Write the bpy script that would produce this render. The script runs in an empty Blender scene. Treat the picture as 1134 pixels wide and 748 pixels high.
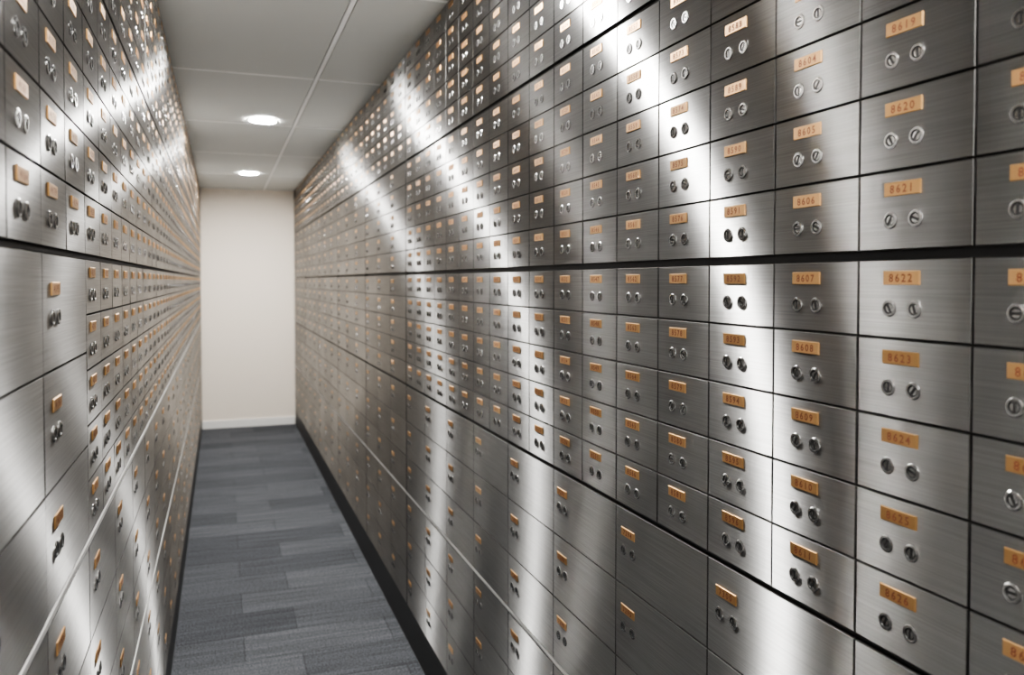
import bpy, math, random
from mathutils import Vector
random.seed(7)
CZ=1.573; R=0.75; L=0.20; FAR=9.0; BACK=-1.9; CEIL=0.974
KICK=-1.413
P=0.1622

# ---------------------------------------------------------------- materials
def newmat(name):
    m=bpy.data.materials.new(name); m.use_nodes=True
    nt=m.node_tree; b=nt.nodes['Principled BSDF']; return m,nt,b
def plain(name,col,rough=.5,metal=0.,spec=.5):
    m,nt,b=newmat(name)
    b.inputs['Base Color'].default_value=(*col,1); b.inputs['Roughness'].default_value=rough
    b.inputs['Metallic'].default_value=metal; b.inputs['Specular IOR Level'].default_value=spec
    return m
def node(nt,t,**k):
    n=nt.nodes.new(t)
    for a,v in k.items(): setattr(n,a,v)
    return n
def mapped_noise(nt,scale3,scale,detail=3,rough=.5):
    tc=node(nt,'ShaderNodeTexCoord'); mp=node(nt,'ShaderNodeMapping'); mp.inputs['Scale'].default_value=scale3
    nz=node(nt,'ShaderNodeTexNoise'); nz.inputs['Scale'].default_value=scale; nz.inputs['Detail'].default_value=detail; nz.inputs['Roughness'].default_value=rough
    nt.links.new(tc.outputs['Object'],mp.inputs['Vector']); nt.links.new(mp.outputs['Vector'],nz.inputs['Vector'])
    return nz
def maprange(nt,src,a,b,c,d):
    r=node(nt,'ShaderNodeMapRange'); r.inputs['From Min'].default_value=a; r.inputs['From Max'].default_value=b
    r.inputs['To Min'].default_value=c; r.inputs['To Max'].default_value=d
    nt.links.new(src,r.inputs['Value']); return r.outputs['Result']
def math_(nt,op,a,b):
    n=node(nt,'ShaderNodeMath',operation=op)
    for i,v in enumerate((a,b)):
        if isinstance(v,(int,float)): n.inputs[i].default_value=v
        else: nt.links.new(v,n.inputs[i])
    return n.outputs[0]

def steel(name,col,lobes,bumpk=.15):
    """brushed along Y; lobes: (alpha along brushing, alpha across brushing, weight)"""
    m,nt,b=newmat(name)
    out=nt.nodes['Material Output']; nt.nodes.remove(b)
    t=node(nt,'ShaderNodeCombineXYZ'); t.inputs[1].default_value=1.0
    fine=mapped_noise(nt,(1,6,900),1.0,3)
    blotch=mapped_noise(nt,(1,1,1.6),4.0,2,.5)
    at=node(nt,'ShaderNodeAttribute',attribute_name='rnd')
    v=math_(nt,'MULTIPLY',maprange(nt,fine.outputs['Fac'],.3,.7,.86,1.13),maprange(nt,at.outputs['Fac'],0,1,.90,1.08))
    v=math_(nt,'MULTIPLY',v,maprange(nt,blotch.outputs['Fac'],.3,.7,.93,1.06))
    mx=node(nt,'ShaderNodeVectorMath',operation='SCALE'); mx.inputs[0].default_value=col
    nt.links.new(v,mx.inputs['Scale'])
    bp=node(nt,'ShaderNodeBump'); bp.inputs['Strength'].default_value=bumpk; bp.inputs['Distance'].default_value=.0006
    wav=mapped_noise(nt,(1,1,1),11.0,1)
    nt.links.new(wav.outputs['Fac'],bp.inputs['Height'])
    cur=None; tot=0
    for ax,ay,wt in lobes:
        an=1-math.sqrt(ax/ay); r0=math.sqrt(math.sqrt(ax*ay))
        g=node(nt,'ShaderNodeBsdfAnisotropic')
        g.inputs['Anisotropy'].default_value=an; g.inputs['Roughness'].default_value=r0
        nt.links.new(t.outputs[0],g.inputs['Tangent']); nt.links.new(mx.outputs[0],g.inputs['Color'])
        nt.links.new(bp.outputs[0],g.inputs['Normal'])
        tot+=wt
        if cur is None: cur=g
        else:
            ms=node(nt,'ShaderNodeMixShader'); ms.inputs[0].default_value=wt/tot
            nt.links.new(cur.outputs[0],ms.inputs[1]); nt.links.new(g.outputs[0],ms.inputs[2]); cur=ms
    nt.links.new(cur.outputs[0],out.inputs['Surface'])
    return m
M_door=steel('brushed_steel_door',(.425,.425,.423),[(.0125,1.2,.46),(.0125,.42,.50),(.10,.45,.04)],.04)
M_frame=steel('steel_frame',(.09,.088,.086),[(.15,.3,.5),(.25,.4,.5)])
M_black=plain('black_recess',(.012,.012,.013),.6)
def brass():
    m,nt,b=newmat('brass_plate')
    at=node(nt,'ShaderNodeAttribute',attribute_name='rnd')
    cr=node(nt,'ShaderNodeValToRGB'); cr.color_ramp.elements[0].color=(.43,.255,.11,1); cr.color_ramp.elements[1].color=(.62,.375,.175,1)
    nt.links.new(at.outputs['Fac'],cr.inputs['Fac']); nt.links.new(cr.outputs[0],b.inputs['Base Color'])
    b.inputs['Metallic'].default_value=.88; b.inputs['Roughness'].default_value=.40
    return m
M_brass=brass()
M_lock=plain('lock_nickel',(.36,.355,.35),.25,1)
M_slot=plain('keyway_dark',(.015,.015,.015),.4,.3)
M_ink=plain('engraved_ink',(.17,.05,.02),.6)
M_lip=steel('steel_lip',(.60,.60,.59),[(.1,.3,.5),(.2,.4,.5)])
CABM=[M_door,M_frame,M_black,M_brass,M_lock,M_slot,M_ink,M_lip]

# ---------------------------------------------------------------- digits
DIG={}
for ch in '0123456789':
    cu=bpy.data.curves.new('d','FONT'); cu.body=ch; cu.size=.0135; cu.align_x='CENTER'; cu.resolution_u=2; cu.offset=.00025
    ob=bpy.data.objects.new('d',cu); bpy.context.scene.collection.objects.link(ob)
    bpy.context.view_layer.update()
    me=ob.evaluated_get(bpy.context.evaluated_depsgraph_get()).to_mesh()
    DIG[ch]=([ (v.co.x,v.co.y) for v in me.vertices],[tuple(p.vertices) for p in me.polygons])
    bpy.data.objects.remove(ob); bpy.data.curves.remove(cu)

# ---------------------------------------------------------------- mesh accumulator
class Acc:
    def __init__(s,side):
        s.side=side; s.v=[]; s.f=[]; s.m=[]; s.r=[]; s.cur=.5
    def P(s,h,z,n):
        if s.side=='R': s.v.append((R-n,-h,CZ+z))
        else: s.v.append((-L+n,h,CZ+z))
        s.r.append(s.cur); return len(s.v)-1
    def F(s,idx,m): s.f.append(idx); s.m.append(m)
    def box(s,h0,h1,z0,z1,n0,n1,m):
        a=[s.P(h,z,n) for n in (n0,n1) for (h,z) in ((h0,z0),(h1,z0),(h1,z1),(h0,z1))]
        s.F((a[4],a[5],a[6],a[7]),m); s.F((a[3],a[2],a[1],a[0]),m)
        for i in range(4):
            j=(i+1)%4; s.F((a[i],a[j],a[4+j],a[4+i]),m)
    def frustum(s,h0,h1,z0,z1,n0,n1,n2,b,m,ta=0,tb=0):
        hc=(h0+h1)/2; zc=(z0+z1)/2
        lv=[]
        for n,ins,tt in ((n0,0,0),(n1,0,1),(n2,b,1)):
            lv.append([s.P(h,z,n+tt*(ta*(h-hc)+tb*(z-zc))) for h,z in ((h0+ins,z0+ins),(h1-ins,z0+ins),(h1-ins,z1-ins),(h0+ins,z1-ins))])
        for k in (0,1):
            for i in range(4):
                j=(i+1)%4; s.F((lv[k][i],lv[k][j],lv[k+1][j],lv[k+1][i]),(1 if m==0 else m))
        s.F(tuple(lv[2]),m)
    def lock(s,h,z,r,seg,ang,n=0):
        prof=[(r,0),(r,.0010),(r*.90,.0018),(r*.68,.0018),(r*.62,.0006),(r*.50,.0006)]
        rings=[]
        for rr,nn in prof:
            rings.append([s.P(h+rr*math.cos(2*math.pi*i/seg),z+rr*math.sin(2*math.pi*i/seg),n+nn) for i in range(seg)])
        for k in range(len(rings)-1):
            for i in range(seg):
                j=(i+1)%seg
                s.F((rings[k][i],rings[k][j],rings[k+1][j],rings[k+1][i]),4 if k<3 else 5)
        s.F(tuple(rings[-1]),4)
        c,sn=math.cos(ang),math.sin(ang); w=.0014; l=r*.46
        q=[(-w,-l),(w,-l),(w,l),(-w,l)]
        s.F(tuple(s.P(h+a*c-b*sn,z+a*sn+b*c,n+.0009) for a,b in q),5)
    def text(s,txt,h,z,n):
        w=.0092; x0=h-w*(len(txt)-1)/2
        for i,ch in enumerate(txt):
            vs,fs=DIG[ch]
            base=[s.P(x0+i*w+a,z-.0048+b,n) for a,b in vs]
            for f in fs: s.F(tuple(base[k] for k in f),6)
    def door(s,h0,h1,z0,z1,big,dist,num=None,frac=.18):
        s.cur=random.random()
        g=.0015
        kk=1 if dist<3.4 else .6
        ta=kk*max(-.006,min(.006,random.gauss(0,.0024))); tb=kk*max(-.009,min(.009,random.gauss(0,.0035)))
        if big: ta*=.5; tb*=.5
        s.frustum(h0+g,h1-g,z0+g*.9,z1-g*.9,-.009,-.0006,0,.0006,0,ta,tb)
        w=h1-h0; H=z1-z0
        if big: ph=h0+max(.034,w*frac); pz=z1-H*.30
        else: ph=h0+w*.417; pz=z1-H*.235
        hc=(h0+h1)/2; zc=(z0+z1)/2
        off=max(ta*(ph-hc+d1)+tb*(pz-zc+d2) for d1 in (-.0265,.0265) for d2 in (-.008,.008))+.0001
        s.cur=random.random()
        s.frustum(ph-.0265,ph+.0265,pz-.0083,pz+.0083,-.002,.0008+off,.0016+off,.0006,3)
        if num and dist<3.6: s.text(str(num),ph,pz,.0019+off)
        seg=18 if dist<2.5 else (10 if dist<5 else 8)
        lz=pz-.0365
        for dx,aa in ((-.0178,[.0,.0,.5,-.4,1.57]),(.0190,[.0,.0,.3,-.6,1.2])):
            o2=ta*(ph+dx-hc)+tb*(lz-zc)
            s.lock(ph+dx,lz,.0104,seg,random.choice(aa),o2+.00005)
        s.cur=.5
    def build(s,name):
        me=bpy.data.meshes.new(name); me.from_pydata(s.v,[],s.f)
        for m in CABM: me.materials.append(m)
        me.polygons.foreach_set('material_index',s.m)
        at=me.attributes.new('rnd','FLOAT','POINT'); at.data.foreach_set('value',s.r)
        me.update(); ob=bpy.data.objects.new(name,me); bpy.context.scene.collection.objects.link(ob); return ob

def cabinet(side,s0,s1,bands,seams,base_s,frac,endstile=False):
    A=Acc(side)
    sg=-1 if side=='R' else 1
    def hh(a,b): return (min(sg*a,sg*b),max(sg*a,sg*b))
    h0,h1=hh(s0,s1)
    A.box(h0,h1,KICK,CEIL-.002,-.29,-.009,1)
    A.box(h0,h1,-CZ+.001,KICK,-.29,-.001,2)     # plinth
    e=0.012 if endstile else 0
    if e:
        a,b=hh(s0,s0+e); A.box(a,b,KICK,CEIL-.002,-.009,-.001,1)
    for (z0,z1,rows,n,big,numf) in bands:
        w=(s1-s0-e)/n; rh=(z1-z0)/rows
        for c in range(n):
            sa=s0+e+c*w; a,b=hh(sa,sa+w)
            for r in range(rows):
                zt=z1-r*rh
                num=numf(round((sa-base_s)/w),r) if numf else None
                A.door(a,b,zt-rh,zt,big,abs(sa),num,frac)
    for (za,zb,kind) in seams:
        if kind=='lip':
            A.box(h0,h1,za+.002,zb-.002,-.009,.0015,7)
        else:
            A.box(h0,h1,za,zb,-.009,-.0075,2)
    return A.build('safe_deposit_cabinet')

k=.7984
rb=dict(top=(.648*k,CEIL-.002),up=(.045*k,.638*k),mid=(-.560*k,.032*k),lo1=(-1.150*k,-.568*k),lo2=(KICK,-1.163*k))
rseams=[(.638*k,.648*k,'gap'),(.032*k,.045*k,'gap'),(-.568*k,-.560*k,'gap'),(-1.163*k,-1.150*k,'lip')]
def nR(off): return lambda c,r: 8607+15+off-15*c-15+r
base=.789
n_top=nR(-10); n_up=nR(-5); n_mid=nR(0)
def nbig(off): return lambda c,r: 7300+off-6*c+r
def right(s0,s1,n,far=False):
    if not far:
        b=[(*rb['top'],5,n,False,n_top),(*rb['up'],5,n,False,n_up),(*rb['mid'],5,n,False,n_mid),
           (*rb['lo1'],3,n//2,True,nbig(0)),(*rb['lo2'],3,n//2,True,nbig(3))]
    else:
        b=[(*rb['top'],5,n,False,None),(*rb['up'],5,n//2,True,None),(*rb['mid'],5,n//2,True,None),
           (*rb['lo1'],3,n//2,True,None),(*rb['lo2'],3,n//2,True,None)]
    return cabinet('R',s0,s1,b,rseams,base,.16,far)
right(base-16*P,base,16)
right(base,base+16*P,16)
right(base+16*P,4.41,6,True)
right(4.41,5.54,6,True); right(5.54,6.67,6,True); right(6.67,7.80,6,True); right(7.80,8.97,6,True)

lb=dict(top=(.520,CEIL-.002),up=(.041,.514),mid=(-.408,.034),lo1=(-.890,-.420),lo2=(KICK,-.902))
lseams=[(.514,.520,'gap'),(.035,.040,'gap'),(-.420,-.408,'lip'),(-.902,-.890,'lip')]
def nL(off): return lambda c,r: 4200+off+15*c+r
bl=1.406
def left(s0,s1,n,big=False):
    b=[(*lb['top'],5,n,False,nL(0)),(*lb['up'],5,n,False,nL(5))]
    b.append((*lb['mid'],3,n//2,True,nL(10)) if big else (*lb['mid'],5,n,False,nL(10)))
    b+=[(*lb['lo1'],3,n//2,True,nbig(0)),(*lb['lo2'],3,n//2,True,nbig(3))]
    return cabinet('L',s0,s1,b,lseams,bl,.24)
left(bl-20*P,bl,20,True)
left(bl,bl+16*P,16)
left(bl+16*P,bl+32*P,16)
left(bl+32*P,8.97,14)

# ---------------------------------------------------------------- room shell
def boxobj(name,x0,x1,y0,y1,z0,z1,mat,bev=0):
    v=[(x,y,z) for z in (z0,z1) for (x,y) in ((x0,y0),(x1,y0),(x1,y1),(x0,y1))]
    f=[(3,2,1,0),(4,5,6,7)]+[(i,(i+1)%4,4+(i+1)%4,4+i) for i in range(4)]
    me=bpy.data.meshes.new(name); me.from_pydata(v,[],f); me.materials.append(mat)
    ob=bpy.data.objects.new(name,me); bpy.context.scene.collection.objects.link(ob)
    if bev:
        md=ob.modifiers.new('b','BEVEL'); md.width=bev; md.segments=2
    return ob
def wallmat(name,col):
    m,nt,b=newmat(name); b.inputs['Base Color'].default_value=(*col,1); b.inputs['Roughness'].default_value=.75
    nz=mapped_noise(nt,(1,1,1),220,2); bp=node(nt,'ShaderNodeBump'); bp.inputs['Strength'].default_value=.06; bp.inputs['Distance'].default_value=.001
    nt.links.new(nz.outputs['Fac'],bp.inputs['Height']); nt.links.new(bp.outputs[0],b.inputs['Normal']); return m
M_wall=wallmat('wall_paint',(.87,.785,.69))
M_base=plain('baseboard_paint',(.84,.83,.81),.4)
zc=CZ+CEIL
XL=-L-.30; XR=R+.30
boxobj('wall_far',XL,XR,FAR,FAR+.1,0,zc,M_wall)
boxobj('wall_back',XL,XR,BACK-.1,BACK,0,zc,M_wall)
boxobj('wall_left',XL-.1,XL,BACK-.1,FAR+.1,0,zc,M_wall)
boxobj('wall_right',XR,XR+.1,BACK-.1,FAR+.1,0,zc,M_wall)
boxobj('baseboard_far',-L,R,FAR-.014,FAR-.001,0.001,.085,M_base,.003)

# carpet
m,nt,b=newmat('carpet_planks')
tc=node(nt,'ShaderNodeTexCoord')
br=node(nt,'ShaderNodeTexBrick'); br.offset=.37; br.offset_frequency=2
br.inputs['Scale'].default_value=1; br.inputs['Brick Width'].default_value=.62; br.inputs['Row Height'].default_value=.25
br.inputs['Mortar Size'].default_value=.0022; br.inputs['Mortar Smooth'].default_value=.3
br.inputs['Color1'].default_value=(.053,.056,.063,1); br.inputs['Color2'].default_value=(.084,.088,.097,1); br.inputs['Mortar'].default_value=(.036,.038,.043,1)
mp0=node(nt,'ShaderNodeMapping'); mp0.inputs['Location'].default_value=(.31,.07,0)
nt.links.new(tc.outputs['Object'],mp0.inputs['Vector']); nt.links.new(mp0.outputs[0],br.inputs['Vector'])
s1=mapped_noise(nt,(1.2,40,1),1.6,4,.6); s2=mapped_noise(nt,(1,1,1),150,2)
v=math_(nt,'MULTIPLY',maprange(nt,s1.outputs['Fac'],.32,.68,.66,1.34),maprange(nt,s2.outputs['Fac'],.3,.7,.35,1.65))
sc=node(nt,'ShaderNodeVectorMath',operation='SCALE'); nt.links.new(br.outputs['Color'],sc.inputs[0]); nt.links.new(v,sc.inputs['Scale'])
nt.links.new(sc.outputs[0],b.inputs['Base Color']); b.inputs['Roughness'].default_value=.95; b.inputs['Specular IOR Level'].default_value=.15
bp=node(nt,'ShaderNodeBump'); bp.inputs['Strength'].default_value=.5; bp.inputs['Distance'].default_value=.002
nt.links.new(s2.outputs['Fac'],bp.inputs['Height']); nt.links.new(bp.outputs[0],b.inputs['Normal'])
boxobj('floor',XL-.1,XR+.1,BACK-.1,FAR+.1,-.1,0,m)

# ceiling: lay-in panels on exposed T bars
M_ceil=plain('ceiling_panel_paint',(.55,.56,.54),.55)
M_joint=plain('ceiling_tbar_paint',(.90,.90,.89),.4)
M_backing=plain('ceiling_joint',(.12,.12,.12),.8)  # dark backing seen in the joints between panels and bars
v=[];f=[];mi=[]
def cb(x0,x1,y0,y1,z0,z1,mm):
    o=len(v); v.extend([(x,y,z) for z in (z0,z1) for (x,y) in ((x0,y0),(x1,y0),(x1,y1),(x0,y1))])
    for q in [(3,2,1,0),(4,5,6,7)]+[(i,(i+1)%4,4+(i+1)%4,4+i) for i in range(4)]:
        f.append(tuple(o+i for i in q)); mi.append(mm)
cb(XL-.1,XR+.1,BACK-.1,FAR+.1,zc+.008,zc+.1,2)
ys=[BACK-.1]+[y for y in [-1.05+i*1.255 for i in range(9)]]+[FAR+.1]
for (xa,xb) in ((XL-.1,.429),(.455,XR+.1)):
    for i in range(len(ys)-1):
        cb(xa,xb,ys[i]+.0145,ys[i+1]-.0145,zc,zc+.008,0)
    for y in ys[1:-1]:
        cb(xa,xb,y-.0095,y+.0095,zc-.001,zc+.008,1)
cb(.433,.451,BACK-.1,FAR+.1,zc-.001,zc+.008,1)
me=bpy.data.meshes.new('ceiling'); me.from_pydata(v,[],f)
for q in (M_ceil,M_joint,M_backing): me.materials.append(q)
me.polygons.foreach_set('material_index',mi)
ob=bpy.data.objects.new('ceiling',me); bpy.context.scene.collection.objects.link(ob)

# ---------------------------------------------------------------- downlights
m_em,nt,b=newmat('lamp_diffuser'); b.inputs['Base Color'].default_value=(1,1,1,1)
b.inputs['Emission Color'].default_value=(1,.98,.94,1); b.inputs['Emission Strength'].default_value=52
M_trim=plain('downlight_trim',(.85,.85,.84),.35)
for yy in (7.6,5.08,2.55,.03):
    v=[];f=[];mi=[]
    N=40; prof=[(.098,-.0005),(.098,-.004),(.092,-.007),(.080,-.007),(.074,-.003)]
    for r,z in prof:
        for i in range(N):
            a=2*math.pi*i/N; v.append((r*math.cos(a),r*math.sin(a),z))
    for q in range(len(prof)-1):
        for i in range(N):
            j=(i+1)%N; f.append((q*N+i,(q+1)*N+i,(q+1)*N+j,q*N+j)[::-1]); mi.append(0)
    f.append(tuple((len(prof)-1)*N+i for i in range(N))[::-1]); mi.append(1)
    me=bpy.data.meshes.new('recessed_downlight'); me.from_pydata(v,[],f)
    me.materials.append(M_trim); me.materials.append(m_em); me.polygons.foreach_set('material_index',mi)
    ob=bpy.data.objects.new('recessed_downlight',me); ob.location=(.245,yy,zc-.0012); bpy.context.scene.collection.objects.link(ob)

# ---------------------------------------------------------------- camera
cam=bpy.data.cameras.new('camera'); co=bpy.data.objects.new('camera',cam); bpy.context.scene.collection.objects.link(co)
cam.sensor_width=36; cam.lens=28.0; cam.clip_start=.02
p=math.radians(1.43)
co.location=(0,0,CZ); co.rotation_euler=(math.pi/2-p,0,-math.atan(322/882))
cam.shift_y=-(63-882*math.tan(p))/1134
cam.dof.use_dof=True; cam.dof.focus_distance=1.45; cam.dof.aperture_fstop=4.5
sc_=bpy.context.scene
sc_.camera=co
vs=sc_.view_settings
vs.exposure=math.log2(22)
try: vs.look='AgX - Medium High Contrast'
except Exception as e: print('look',e)
w=bpy.data.worlds.new('world'); bpy.context.scene.world=w; w.use_nodes=True
w.node_tree.nodes['Background'].inputs[0].default_value=(.001,.001,.001,1)
